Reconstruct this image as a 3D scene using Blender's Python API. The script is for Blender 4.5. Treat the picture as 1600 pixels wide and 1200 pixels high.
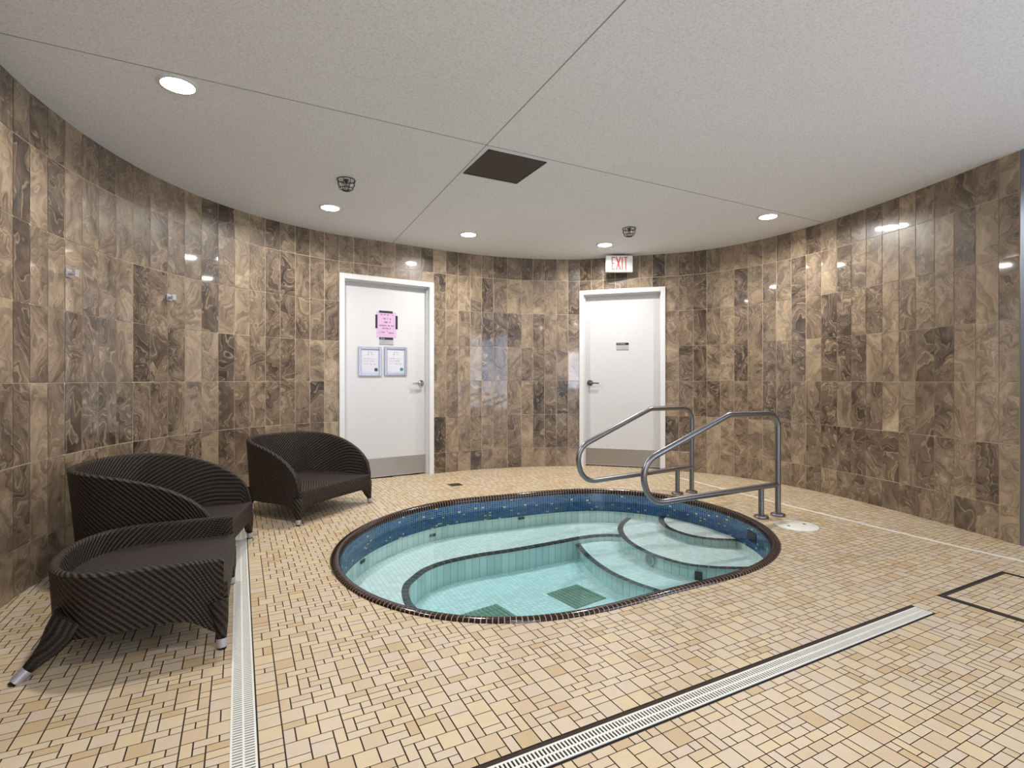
import bpy, bmesh, math, random
import numpy as np
from mathutils import Vector, Matrix
from mathutils.geometry import tessellate_polygon
random.seed(7)
for o in list(bpy.data.objects): bpy.data.objects.remove(o)
S = bpy.context.scene
COL = S.collection

# ------------------------------------------------------------------ camera, world, exposure
F = 820.0; HY = 592.5; HC = 1.06; H = 2.52
cam = bpy.data.cameras.new('camera'); cam.lens = F/1600*36; cam.sensor_width = 36
cam.shift_y = -7.5/1600; cam.clip_start = .02
co = bpy.data.objects.new('camera', cam); COL.objects.link(co)
co.location = (0, 0, HC); co.rotation_euler = (math.pi/2, 0, 0)
S.camera = co
W = bpy.data.worlds.new('world'); S.world = W; W.use_nodes = True
W.node_tree.nodes['Background'].inputs[0].default_value = (.6, .72, 1, 1)
W.node_tree.nodes['Background'].inputs[1].default_value = .6
S.view_settings.view_transform = 'Standard'; S.view_settings.look = 'None'
S.view_settings.gamma = 1; S.view_settings.use_curve_mapping = False
S.view_settings.exposure = 0.38
LAMP_W = 16.0          # watts of one ceiling downlight
DAY_W = 46.0           # daylight falling in through the window and the open side

def area(name, loc, rot, size, power, color, sy=None, spread=math.pi):
    l = bpy.data.lights.new(name, 'AREA'); l.energy = power; l.color = color
    l.shape = 'RECTANGLE'; l.size = size; l.size_y = sy or size; l.spread = spread
    o = bpy.data.objects.new(name, l); COL.objects.link(o); o.location = loc; o.rotation_euler = rot
    return o
# daylight through the side window on the right and the window behind the camera
area('daylight_side', (4.22, .9, 1.25), (0, math.radians(90), 0), 1.7, DAY_W, (.66, .79, 1), 2.2)
area('daylight_rear', (1.2, -2.22, 1.35), (math.radians(90), 0, 0), 1.5, DAY_W*1.0, (.74, .83, 1), 1.0)

# ------------------------------------------------------------------ helpers
U = np.array([.887, .462]); V = np.array([-.462, .887])
def fl(x, y, z=0.0):
    d = F*(HC-z)/(y-HY); return np.array([(x-800)/F*d, d])
def ce(x, y):
    d = F*(H-HC)/(HY-y); return np.array([(x-800)/F*d, d])

def empty(name, loc=(0, 0, 0), rz=0):
    o = bpy.data.objects.new(name, None); COL.objects.link(o); o.empty_display_size = .05
    o.location = loc; o.rotation_euler = (0, 0, rz); return o
def tag(o, label=None, cat=None, group=None, kind=None):
    if label: o['label'] = label
    if cat: o['category'] = cat
    if group: o['group'] = group
    if kind: o['kind'] = kind
    return o
def mesh(name, vs, fs, mat, parent=None, uv=None, rnd=None, smooth=False, mats=None, mi=None):
    m = bpy.data.meshes.new(name); m.from_pydata([tuple(map(float, v)) for v in vs], [], [tuple(f) for f in fs])
    for k in (mats or [mat]): m.materials.append(k)
    if mi is not None: m.polygons.foreach_set('material_index', mi)
    if uv is not None:      # per-vertex uv
        l = m.uv_layers.new(name='UVMap')
        idx = np.zeros(len(m.loops), int); m.loops.foreach_get('vertex_index', idx)
        l.data.foreach_set('uv', np.array(uv, float)[idx].ravel())
    if rnd is not None:
        a = m.attributes.new('rnd', 'FLOAT', 'FACE'); a.data.foreach_set('value', np.array(rnd, float))
    if smooth: m.polygons.foreach_set('use_smooth', [True]*len(m.polygons))
    m.update()
    o = bpy.data.objects.new(name, m); COL.objects.link(o)
    if parent: o.parent = parent
    return o
class MB:
    def __init__(s): s.v = []; s.f = []; s.uv = []
    def add(s, vs, fs, uv=None):
        n = len(s.v); s.v += [tuple(v) for v in vs]; s.f += [tuple(i+n for i in f) for f in fs]
        s.uv += list(uv) if uv is not None else [(0, 0)]*len(vs)
    def box(s, x0, x1, y0, y1, z0, z1, M=None):
        vs = [Vector((x, y, z)) for x in (x0, x1) for y in (y0, y1) for z in (z0, z1)]
        if M: vs = [M @ v for v in vs]
        s.add(vs, [(0, 1, 3, 2), (4, 6, 7, 5), (0, 4, 5, 1), (2, 3, 7, 6), (0, 2, 6, 4), (1, 5, 7, 3)])
    def bevbox(s, x0, x1, y0, y1, z0, z1, b=.004, M=None):
        bm = bmesh.new(); bmesh.ops.create_cube(bm, size=1)
        for v in bm.verts:
            v.co = Vector((x0+(v.co.x+.5)*(x1-x0), y0+(v.co.y+.5)*(y1-y0), z0+(v.co.z+.5)*(z1-z0)))
        bmesh.ops.bevel(bm, geom=bm.edges[:], offset=b, segments=2, affect='EDGES', profile=.7)
        bm.verts.index_update()
        vs = [v.co.copy() for v in bm.verts]
        if M: vs = [M @ v for v in vs]
        s.add(vs, [[v.index for v in f.verts] for f in bm.faces]); bm.free()
    def lathe(s, prof, c=(0, 0, 0), n=32, M=None, cap0=True, cap1=True):
        vs = []
        for r, z in prof:
            for i in range(n):
                a = 2*math.pi*i/n; vs.append(Vector((r*math.cos(a), r*math.sin(a), z)))
        if M: vs = [M @ v for v in vs]
        vs = [v+Vector(c) for v in vs]
        fs = []
        for k in range(len(prof)-1):
            for i in range(n):
                j = (i+1) % n; fs.append((k*n+i, k*n+j, (k+1)*n+j, (k+1)*n+i))
        if cap0: fs.append(tuple(range(n))[::-1])
        if cap1: fs.append(tuple((len(prof)-1)*n+i for i in range(n)))
        s.add(vs, fs)
    def tube(s, pts, r, n=16, closed=False, caps=True):
        pts = [Vector(p) for p in pts]; N = len(pts)
        rs = r if hasattr(r, '__len__') else [r]*N
        up = None; vs = []; uv = []; L = 0
        for i, p in enumerate(pts):
            if closed: t = (pts[(i+1) % N]-pts[i-1]).normalized()
            else: t = (pts[min(i+1, N-1)]-pts[max(i-1, 0)]).normalized()
            if up is None:
                up = Vector((0, 0, 1)) if abs(t.z) < .9 else Vector((1, 0, 0))
            up = (up-t*up.dot(t)).normalized(); w = t.cross(up)
            if i: L += (p-pts[i-1]).length
            for k in range(n):
                a = 2*math.pi*k/n; vs.append(p+(up*math.cos(a)+w*math.sin(a))*rs[i]); uv.append((a*rs[i], L))
        fs = []
        for i in range(N if closed else N-1):
            for k in range(n):
                a = i*n+k; b = i*n+(k+1) % n; c = ((i+1) % N)*n+(k+1) % n; d = ((i+1) % N)*n+k
                fs.append((a, b, c, d))
        if caps and not closed: fs += [tuple(range(n))[::-1], tuple((N-1)*n+k for k in range(n))]
        s.add(vs, fs, uv)
    def build(s, name, mat, parent=None, smooth=False):
        return mesh(name, s.v, s.f, mat, parent, uv=s.uv, smooth=smooth)
def smooth_by_angle(o, deg=35):
    bm = bmesh.new(); bm.from_mesh(o.data)
    bmesh.ops.recalc_face_normals(bm, faces=bm.faces)
    for e in bm.edges:
        e.smooth = not (len(e.link_faces) == 2 and e.calc_face_angle(0) > math.radians(deg))
    for f in bm.faces: f.smooth = True
    bm.to_mesh(o.data); bm.free(); return o
def fillet(pts, rad, seg=8):
    out = [Vector(pts[0])]
    for i in range(1, len(pts)-1):
        a, b, c = Vector(pts[i-1]), Vector(pts[i]), Vector(pts[i+1]); r = rad[i-1] if hasattr(rad, '__len__') else rad
        d1 = (a-b).normalized(); d2 = (c-b).normalized(); ang = d1.angle(d2)
        t = min(r/math.tan(ang/2), (a-b).length*.49, (c-b).length*.49); r = t*math.tan(ang/2)
        cen = b+(d1+d2).normalized()*(r/math.sin(ang/2))
        p1 = b+d1*t; p2 = b+d2*t; v1 = p1-cen; v2 = p2-cen; th = v1.angle(v2); ax = v1.cross(v2).normalized()
        for k in range(seg+1): out.append(cen+Matrix.Rotation(th*k/seg, 3, ax) @ v1)
    out.append(Vector(pts[-1])); return out
def prism(mb, poly, z0, z1, top=True, bottom=True):
    n = len(poly); vs = [(p[0], p[1], z0) for p in poly]+[(p[0], p[1], z1) for p in poly]
    fs = [(i, (i+1) % n, n+(i+1) % n, n+i) for i in range(n)]
    tr = tessellate_polygon([[Vector((p[0], p[1], 0)) for p in poly]])
    for t in tr:
        if bottom: fs.append(tuple(t))
        if top: fs.append(tuple(n+i for i in t))
    mb.add(vs, fs)

# ------------------------------------------------------------------ materials
def srgb(c):
    return tuple(((x/255)/12.92 if x/255 <= .04045 else ((x/255+.055)/1.055)**2.4) for x in c)+(1,)
class NT:
    def __init__(s, name):
        s.m = bpy.data.materials.new(name); s.m.use_nodes = True; s.t = s.m.node_tree
        s.b = s.t.nodes['Principled BSDF']
    def n(s, typ, **kw):
        d = s.t.nodes.new(typ)
        for k, v in kw.items():
            if k.startswith('_'): setattr(d, k[1:], v)
            else:
                key = int(k[1:]) if k[0] == 'i' and k[1:].isdigit() else k
                if hasattr(v, 'is_linked') or isinstance(v, bpy.types.NodeSocket): s.t.links.new(v, d.inputs[key])
                else: d.inputs[key].default_value = v
        return d
    def l(s, a, b): s.t.links.new(a, b)
    def math(s, op, a, b=0.0, c=0.0):
        d = s.t.nodes.new('ShaderNodeMath'); d.operation = op
        for i, v in enumerate((a, b, c)):
            if isinstance(v, bpy.types.NodeSocket): s.l(v, d.inputs[i])
            else: d.inputs[i].default_value = v
        return d.outputs[0]
    def vmath(s, op, a, b=(0, 0, 0), sc=None):
        d = s.t.nodes.new('ShaderNodeVectorMath'); d.operation = op
        for i, v in enumerate((a, b)):
            if isinstance(v, bpy.types.NodeSocket): s.l(v, d.inputs[i])
            else: d.inputs[i].default_value = v
        if sc is not None: d.inputs['Scale'].default_value = sc
        return d.outputs[0]
    def ramp(s, fac, stops, interp='LINEAR'):
        d = s.t.nodes.new('ShaderNodeValToRGB'); d.color_ramp.interpolation = interp
        e = d.color_ramp.elements
        while len(e) < len(stops): e.new(.5)
        for k, (p, c) in enumerate(stops): e[k].position = p; e[k].color = srgb(c)
        s.l(fac, d.inputs[0]); return d.outputs[0]
    def mix(s, fac, a, b, typ='MIX'):
        d = s.t.nodes.new('ShaderNodeMix'); d.data_type = 'RGBA'; d.blend_type = typ
        for k, v in ((0, fac), (6, a), (7, b)):
            if isinstance(v, bpy.types.NodeSocket): s.l(v, d.inputs[k])
            else: d.inputs[k].default_value = v
        return d.outputs[2]
    def base(s, c):
        if isinstance(c, bpy.types.NodeSocket): s.l(c, s.b.inputs['Base Color'])
        else: s.b.inputs['Base Color'].default_value = c
    def bump(s, h, st=.3, dist=.002):
        d = s.n('ShaderNodeBump', Strength=st, Distance=dist); s.l(h, d.inputs['Height']); s.l(d.outputs[0], s.b.inputs['Normal'])
    def set(s, **kw):
        for k, v in kw.items(): s.b.inputs[k.replace('_', ' ')].default_value = v
def plain(name, c, rough=.5, metal=0, noise=0, coat=0):
    t = NT(name); t.set(Roughness=rough, Metallic=metal)
    g = t.n('ShaderNodeNewGeometry').outputs['Position']
    nz = t.n('ShaderNodeTexNoise', Vector=g, Scale=25.0, Detail=4.0).outputs[0]
    a = srgb(c); k = 1-.08-noise
    b = tuple(x*k for x in a[:3])+(1,)
    t.base(t.mix(nz, a, b))
    if coat: t.set(Coat_Weight=coat)
    return t.m

def marble():
    t = NT('marble_tile'); t.set(Roughness=.34, Coat_Weight=.8, Coat_Roughness=.05)
    t.b.inputs['Specular IOR Level'].default_value = .5
    uv = t.n('ShaderNodeUVMap').outputs[0]
    rnd = t.n('ShaderNodeAttribute', _attribute_name='rnd').outputs['Fac']
    off = t.n('ShaderNodeCombineXYZ', X=t.math('MULTIPLY', rnd, 31.0), Y=t.math('MULTIPLY', rnd, 57.0), Z=t.math('MULTIPLY', rnd, 11.0)).outputs[0]
    p = t.vmath('ADD', uv, off)
    # stretch along a diagonal and bend it
    w1 = t.n('ShaderNodeTexNoise', Vector=p, Scale=2.6, Detail=3.0, Distortion=.6).outputs['Color']
    p2 = t.vmath('ADD', p, t.vmath('SCALE', t.vmath('SUBTRACT', w1, (.5, .5, .5)), sc=.55))
    n1 = t.n('ShaderNodeTexNoise', Vector=t.vmath('MULTIPLY', p2, (1.5, .8, 1)), Scale=2.1, Detail=2.0, Roughness=.45, Distortion=1.3).outputs[0]
    b1 = t.math('MULTIPLY_ADD', t.math('SINE', t.math('MULTIPLY', n1, 84.0)), .5, .5)
    b2 = t.math('MULTIPLY_ADD', t.math('SINE', t.math('MULTIPLY', n1, 23.0)), .5, .5)
    band = t.math('ADD', t.math('MULTIPLY', b1, .42), t.math('MULTIPLY', b2, .58))
    n2 = t.n('ShaderNodeTexNoise', Vector=p2, Scale=4.2, Detail=7.0, Roughness=.66).outputs[0]
    n3 = t.n('ShaderNodeTexNoise', Vector=p, Scale=30.0, Detail=5.0, Roughness=.7).outputs[0]
    val = t.math('ADD', t.math('MULTIPLY', band, .20), t.math('ADD', t.math('MULTIPLY', n2, .62), t.math('MULTIPLY', n3, .17)))
    rn = t.n('ShaderNodeTexWhiteNoise', _noise_dimensions='1D', W=t.math('MULTIPLY', rnd, 913.0)).outputs[0]
    val = t.math('ADD', val, t.math('MULTIPLY', t.math('SUBTRACT', rn, .5), .26))
    c = t.ramp(val, [(.26, (46, 34, 28)), (.37, (80, 65, 53)), (.50, (114, 97, 80)), (.61, (140, 121, 99)), (.73, (168, 147, 121)), (.86, (198, 176, 147))])
    vein = t.math('SINE', t.math('MULTIPLY', n1, 88.0))
    vm = t.math('POWER', t.math('MULTIPLY_ADD', vein, .5, .5), 14.0)
    vm = t.math('MULTIPLY', vm, t.math('MULTIPLY', n2, .95))
    c = t.mix(vm, c, srgb((184, 162, 134)))
    t.base(c); t.bump(n3, .03, .001)
    return t.m
def floor_tile():
    t = NT('stone_floor_tile'); t.set(Roughness=.42)
    rnd = t.n('ShaderNodeAttribute', _attribute_name='rnd').outputs['Fac']
    g = t.n('ShaderNodeNewGeometry').outputs['Position']
    c = t.ramp(rnd, [(0, (206, 190, 164)), (.3, (198, 178, 148)), (.5, (208, 189, 154)), (.7, (202, 186, 166)), (.88, (190, 165, 128)), (1, (214, 201, 182))], 'CONSTANT')
    off = t.n('ShaderNodeCombineXYZ', Z=t.math('MULTIPLY', rnd, 40.0)).outputs[0]
    n = t.n('ShaderNodeTexNoise', Vector=t.vmath('ADD', g, off), Scale=22.0, Detail=5.0).outputs[0]
    c = t.mix(t.math('MULTIPLY', n, .55), c, srgb((184, 160, 126)))
    t.base(c)
    t.bump(n, .15, .001)
    return t.m
def mosaic_mat():
    t = NT('blue_glass_mosaic'); t.set(Roughness=.12)
    rnd = t.n('ShaderNodeAttribute', _attribute_name='rnd').outputs['Fac']
    c = t.ramp(rnd, [(0, (22, 62, 112)), (.18, (30, 92, 132)), (.34, (18, 48, 104)), (.5, (44, 106, 128)), (.62, (28, 74, 148)), (.76, (62, 88, 96)), (.86, (34, 84, 150)), (.955, (206, 204, 140))], 'CONSTANT')
    t.base(c); return t.m
def pool_tile(name, bw, bh, col, gr, mort=.0016):
    t = NT(name); t.set(Roughness=.25)
    uv = t.n('ShaderNodeUVMap').outputs[0]
    b = t.n('ShaderNodeTexBrick', Vector=uv, _offset=0.0, _squash=1.0)
    b.inputs['Scale'].default_value = 1; b.inputs['Brick Width'].default_value = bw; b.inputs['Row Height'].default_value = bh
    b.inputs['Mortar Size'].default_value = mort; b.inputs['Mortar Smooth'].default_value = .2
    b.inputs['Color1'].default_value = srgb(col); b.inputs['Color2'].default_value = srgb(tuple(int(x*.93) for x in col))
    b.inputs['Mortar'].default_value = srgb(gr)
    t.base(b.outputs[0]); return t.m
def wicker(name='wicker'):
    t = NT(name); t.set(Roughness=.55)
    t.b.inputs['Specular IOR Level'].default_value = .35
    uv = t.n('ShaderNodeSeparateXYZ', Vector=t.n('ShaderNodeUVMap').outputs[0])
    x = t.math('ABSOLUTE', uv.outputs[0]); y = uv.outputs[1]
    d1 = t.math('ADD', x, y); d2 = t.math('SUBTRACT', x, y)
    s1 = t.math('MULTIPLY_ADD', t.math('SINE', t.math('MULTIPLY', d1, 2*math.pi/.026)), .5, .5)
    s2 = t.math('MULTIPLY_ADD', t.math('SINE', t.math('MULTIPLY', d2, 2*math.pi/.012)), .5, .5)
    s3 = t.math('MULTIPLY_ADD', t.math('SINE', t.math('MULTIPLY', y, 2*math.pi/.006)), .5, .5)
    h = t.math('ADD', t.math('MULTIPLY', s1, .7), t.math('ADD', t.math('MULTIPLY', s2, .3), t.math('MULTIPLY', s3, .12)))
    nz = t.n('ShaderNodeTexNoise', Vector=t.n('ShaderNodeUVMap').outputs[0], Scale=60.0, Detail=2.0).outputs[0]
    h2 = t.math('ADD', h, t.math('MULTIPLY', nz, .25))
    t.base(t.ramp(h2, [(.15, (4, 3, 3)), (.6, (21, 16, 12)), (1, (64, 49, 37))]))
    t.bump(h2, .9, .006); return t.m
def water_mat():
    m = bpy.data.materials.new('pool_water'); m.use_nodes = True; t = m.node_tree; t.nodes.clear()
    o = t.nodes.new('ShaderNodeOutputMaterial'); tr = t.nodes.new('ShaderNodeBsdfTransparent'); gl = t.nodes.new('ShaderNodeBsdfGlossy')
    gl.inputs['Roughness'].default_value = .02
    fr = t.nodes.new('ShaderNodeFresnel'); fr.inputs[0].default_value = 1.24
    mx = t.nodes.new('ShaderNodeMixShader'); ab = t.nodes.new('ShaderNodeVolumeAbsorption')
    ab.inputs[0].default_value = (.20, .82, .95, 1); ab.inputs[1].default_value = .55
    nz = t.nodes.new('ShaderNodeTexNoise'); nz.inputs['Scale'].default_value = 5; nz.inputs['Detail'].default_value = 2
    bp = t.nodes.new('ShaderNodeBump'); bp.inputs['Strength'].default_value = .15; bp.inputs['Distance'].default_value = .02
    g = t.nodes.new('ShaderNodeNewGeometry')
    t.links.new(g.outputs['Position'], nz.inputs[0]); t.links.new(nz.outputs[0], bp.inputs['Height'])
    t.links.new(bp.outputs[0], gl.inputs['Normal'])
    t.links.new(fr.outputs[0], mx.inputs[0]); t.links.new(tr.outputs[0], mx.inputs[1]); t.links.new(gl.outputs[0], mx.inputs[2])
    t.links.new(mx.outputs[0], o.inputs[0]); t.links.new(ab.outputs[0], o.inputs['Volume']); return m
def emis(name, c, st):
    t = NT(name); t.base(srgb(c)); t.b.inputs['Emission Color'].default_value = srgb(c); t.b.inputs['Emission Strength'].default_value = st
    return t.m
def ceiling_mat():
    t = NT('sprayed_ceiling'); t.set(Roughness=.9)
    g = t.n('ShaderNodeNewGeometry').outputs['Position']
    n = t.n('ShaderNodeTexNoise', Vector=g, Scale=90.0, Detail=6.0, Roughness=.8).outputs[0]
    n2 = t.n('ShaderNodeTexNoise', Vector=g, Scale=1.2, Detail=2.0).outputs[0]
    c = t.ramp(n, [(.3, (196, 198, 203)), (.5, (234, 236, 240)), (.7, (245, 246, 250))])
    t.base(t.mix(t.math('MULTIPLY', n2, .12), c, srgb((180, 180, 180)))); t.bump(n, .5, .004); return t.m
def brushed(name, c, rough=.3):
    t = NT(name); t.set(Metallic=1.0, Roughness=rough)
    g = t.n('ShaderNodeNewGeometry').outputs['Position']
    n = t.n('ShaderNodeTexNoise', Vector=t.vmath('MULTIPLY', g, (4, 4, 160)), Scale=6.0, Detail=3.0).outputs[0]
    t.base(t.mix(n, srgb(c), srgb(tuple(int(x*.85) for x in c))))
    t.l(t.math('MULTIPLY_ADD', n, .12, rough-.06), t.b.inputs['Roughness']); return t.m

M_marble = marble(); M_grout = plain('wall_grout', (214, 196, 170), .8)
M_floor = floor_tile(); M_fgrout = plain('floor_grout', (60, 47, 38), .9, noise=.1)
M_mosaic = mosaic_mat(); M_mgrout = plain('mosaic_grout', (168, 184, 186), .7)
M_ptop = pool_tile('pool_small_tile', .033, .033, (242, 246, 240), (176, 202, 198))
M_priser = pool_tile('pool_riser_tile', .062, .30, (226, 240, 234), (128, 168, 166), .002)
M_edge = pool_tile('step_edge_tile', .06, .2, (40, 36, 36), (130, 140, 136), .002)
M_cop = plain('coping_tile', (44, 24, 20), .12, noise=.2); M_cgrout = plain('coping_grout', (198, 178, 150), .8)
M_water = water_mat(); M_wick = wicker()
M_white = plain('white_paint', (205, 205, 206), .35); M_dframe = plain('frame_paint', (222, 222, 222), .3)
M_plastic = plain('white_plastic', (228, 226, 216), .4)
M_steel = brushed('brushed_steel', (150, 148, 150), .32); M_kick = brushed('kick_steel', (190, 186, 182), .38)
M_chrome = brushed('chrome', (205, 207, 212), .1); M_satin = brushed('satin_nickel', (128, 120, 110), .3)
M_dark = plain('dark_gap', (26, 22, 22), .8); M_ceil = ceiling_mat(); M_plain = plain('plain_wall', (196, 190, 182), .8)
M_lens = emis('downlight_lens', (255, 250, 242), 40.0)
M_black = plain('black_plastic', (18, 18, 20), .4); M_silver = plain('silver_cap', (190, 190, 196), .3, .6)

# ------------------------------------------------------------------ walls: one flat column of tiles per facet
T = .405; ZR = [0, .230, .635, 1.040, 1.445, 1.850, 2.255, H]
LW = [(-2.411, 2.531), (-2.454, 2.667), (-2.492, 2.812), (-2.524, 2.957), (-2.551, 3.11), (-2.569, 3.257), (-2.58, 3.415), (-2.582, 3.571), (-2.575, 3.732), (-2.557, 3.893), (-2.529, 4.052), (-2.49, 4.205), (-2.44, 4.355), (-2.381, 4.497), (-2.316, 4.627), (-2.238, 4.76), (-2.156, 4.879), (-2.064, 4.995), (-1.967, 5.104), (-1.863, 5.208), (-1.750, 5.308)]
pre = []
p = np.array(LW[0]); d = np.array([.05, -.143])
for i in range(32):
    a = math.radians(1.3 if i < 8 else .25); d = np.array([d[0]*math.cos(a)-d[1]*math.sin(a), d[0]*math.sin(a)+d[1]*math.cos(a)])
    p = p+d; pre.append(tuple(p))
LW = pre[::-1]+LW
MW = [(-.8825, 5.883), (-.752, 5.967), (-.62, 6.045), (-.486, 6.115), (-.357, 6.175), (-.223, 6.23), (-.058, 6.287), (.113, 6.335), (.254, 6.365), (.395, 6.388), (.542, 6.403), (.685, 6.409), (.826, 6.407)]
RW = [(1.784, 6.107), (1.927, 6.06), (2.07, 5.991), (2.195, 5.912), (2.312, 5.819), (2.42, 5.714), (2.519, 5.598), (2.614, 5.469), (2.693, 5.342), (2.77, 5.202), (2.836, 5.062), (2.897, 4.914), (2.951, 4.763), (2.993, 4.627), (3.032, 4.49), (3.068, 4.346), (3.1, 4.201), (3.127, 4.062), (3.153, 3.913), (3.177, 3.769), (3.2, 3.62), (3.223, 3.472), (3.243, 3.351)]
def lerp_pts(a, b, n): return [tuple(np.array(a)+(np.array(b)-np.array(a))*k/n) for k in range(n+1)]
D1 = lerp_pts(LW[-1], MW[0], 7); D2 = lerp_pts(MW[-1], RW[0], 7)
wall_tiles = {}
def wall_piece(store, P, zmin=0.0, u0=0.0):
    g = .0024; u = u0
    for i in range(len(P)-1):
        a = np.array(P[i]); b = np.array(P[i+1]); e = b-a; L = np.linalg.norm(e); e = e/L
        nrm = np.array([e[1], -e[0]])            # towards the room
        cz = random.random()
        for r in range(len(ZR)-1):
            z0, z1 = max(ZR[r], zmin), ZR[r+1]
            if z1-z0 < .02: continue
            tx = max(-.015, min(.015, random.gauss(0, .008))); tz = max(-.008, min(.008, random.gauss(0, .0045)))
            vs = []; uv = []
            for s, z in ((g, z0+g), (L-g, z0+g), (L-g, z1-g), (g, z1-g)):
                off = .0034+tx*(s-L/2)+tz*(z-(z0+z1)/2)
                q = a+e*s+nrm*off
                vs.append((q[0], q[1], z)); uv.append((u+s, z))
            n = len(store['v']); store['v'] += vs; store['uv'] += uv
            store['f'].append((n, n+1, n+2, n+3)); store['m'].append(0)
            rr = random.random()
            store['r'].append(store['r'][-1] if (rr < .22 and store['r']) else random.random())
        n = len(store['v'])
        store['v'] += [(a[0], a[1], zmin), (b[0], b[1], zmin), (b[0], b[1], H), (a[0], a[1], H)]
        store['uv'] += [(0, 0)]*4; store['f'].append((n, n+1, n+2, n+3)); store['m'].append(1); store['r'].append(store['r'][-1] if store['r'] else 0)
        # outer skin, 8 cm behind
        o = nrm*-.16
        n = len(store['v'])
        store['v'] += [(a[0]+o[0], a[1]+o[1], zmin), (b[0]+o[0], b[1]+o[1], zmin), (b[0]+o[0], b[1]+o[1], H), (a[0]+o[0], a[1]+o[1], H)]
        store['uv'] += [(0, 0)]*4; store['f'].append((n+1, n, n+3, n+2)); store['m'].append(1); store['r'].append(0)
        u += L
def new_store(): return dict(v=[], uv=[], f=[], m=[], r=[])
def wall_obj(name, st):
    o = mesh(name, st['v'], st['f'], None, uv=st['uv'], rnd=st['r'], mats=[M_marble, M_grout], mi=st['m']); o['kind'] = 'structure'; return o
s = new_store(); wall_piece(s, LW); wall_obj('wall_left', s)
s = new_store(); wall_piece(s, D1, 2.137, 3.0); wall_piece(s, MW, 0, 4.0); wall_piece(s, D2, 2.137, 6.0); wall_obj('wall_back', s)
s = new_store(); wall_piece(s, RW, 0, 8.0); wall_obj('wall_right', s)
# plain shell behind and to the side of the viewpoint
def structure(mb, name, mat, **k):
    o = mb.build(name, mat); o['kind'] = 'structure'; return o
b = MB(); b.box(3.262, 4.3, 3.36, 3.5, 0, H); structure(b, 'wall_corridor', M_plain)
b = MB()
b.box(4.2, 4.3, -2.3, .0, 0, H); b.box(4.2, 4.3, 1.8, 3.36, 0, H); b.box(4.2, 4.3, 0, 1.8, 0, .35); b.box(4.2, 4.3, 0, 1.8, 2.25, H)
structure(b, 'wall_side', M_plain)
x0 = LW[0][0]-.2
b = MB(); b.box(x0, -.2, -2.3, -2.2, 0, H); b.box(2.6, 4.3, -2.3, -2.2, 0, H); b.box(-.2, 2.6, -2.3, -2.2, 0, .6); b.box(-.2, 2.6, -2.3, -2.2, 2.15, H)
structure(b, 'wall_rear', M_plain)
b = MB(); b.bevbox(3.243, 3.295, 3.30, 3.36, 0, H, .004); structure(b, 'trim_1', brushed('trim_metal', (150, 158, 172), .35))

# ceiling with two thin grey seam strips
b = MB(); b.box(-3.2, 4.5, -2.4, 6.9, H, H+.12); structure(b, 'ceiling', M_ceil)
def seam(name, a, c, w=.005):
    a = Vector((*a, 0)); c = Vector((*c, 0)); t = (c-a).normalized(); n = Vector((-t.y, t.x, 0))*w/2
    z = H-.0015
    mb = MB(); mb.add([(*(a+n).xy, H), (*(a-n).xy, H), (*(c-n).xy, H), (*(c+n).xy, H), (*(a+n).xy, z), (*(a-n).xy, z), (*(c-n).xy, z), (*(c+n).xy, z)],
           [(0, 1, 2, 3), (7, 6, 5, 4), (0, 4, 5, 1), (1, 5, 6, 2), (2, 6, 7, 3), (3, 7, 4, 0)])
    structure(mb, name, plain('seam_grey', (150, 149, 148), .9))
J = ce(765, 225); A1 = ce(916, 67); A2 = ce(614, 379); B1 = ce(180, 92); B2 = ce(1284, 347)
seam('trim_2', J+(A1-J)*2.6, A2); seam('trim_3', B1+(B1-J)*.25, B2)

# ------------------------------------------------------------------ pool outline
Opx = [(516, 882), (519, 865), (532.5, 845), (555, 829), (587.5, 812.5), (625, 799), (675, 787.5), (725, 780), (800, 772.5), (860, 767.5), (922.5, 764.5), (985, 767), (1035, 773), (1085, 782.5), (1135, 795.5), (1185, 816), (1210, 835), (1219, 852.5), (1210, 875), (1185, 890), (1135, 906), (1060, 926), (985, 945), (910, 962.5), (860, 970), (800, 974.5), (725, 971), (650, 962), (600, 948), (562, 930), (532, 910), (520, 895)]
OP = np.array([fl(*q) for q in Opx]); CEN = np.array([.35, 3.66])
th = np.arctan2(*(OP-CEN).T[::-1]); rr = np.linalg.norm(OP-CEN, axis=1)
def fb(t): return np.stack([np.ones_like(t)]+[f(k*t) for k in range(1, 7) for f in (np.cos, np.sin)], 1)
cf, *_ = np.linalg.lstsq(np.vstack([fb(th), np.eye(13)*np.array([0]+[.05*k for k in range(1, 7) for _ in (0, 1)])[:, None]]), np.concatenate([rr, np.zeros(13)]), rcond=None)
tt = np.linspace(0, 2*np.pi, 721)[:-1]; R0 = fb(tt) @ cf
dense = CEN+np.stack([np.cos(tt), np.sin(tt)], 1)*R0[:, None]
seg = np.linalg.norm(np.roll(dense, -1, 0)-dense, axis=1); cum = np.concatenate([[0], np.cumsum(seg)]); PER = cum[-1]
dc = np.vstack([dense, dense[:1]])
def outline(n, off=0.0, shift=0.0):
    s_ = (np.arange(n)+shift)/n*PER % PER
    P = np.stack([np.interp(s_, cum, dc[:, 0]), np.interp(s_, cum, dc[:, 1])], 1)
    e = .02
    Pa = np.stack([np.interp((s_+e) % PER, cum, dc[:, 0]), np.interp((s_+e) % PER, cum, dc[:, 1])], 1)
    Pb = np.stack([np.interp((s_-e) % PER, cum, dc[:, 0]), np.interp((s_-e) % PER, cum, dc[:, 1])], 1)
    t_ = Pa-Pb; t_ /= np.linalg.norm(t_, axis=1)[:, None]
    N = np.stack([-t_[:, 1], t_[:, 0]], 1)      # inward (ccw outline)
    return P+N*off, N
OUT, OUTN = outline(360)

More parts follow.
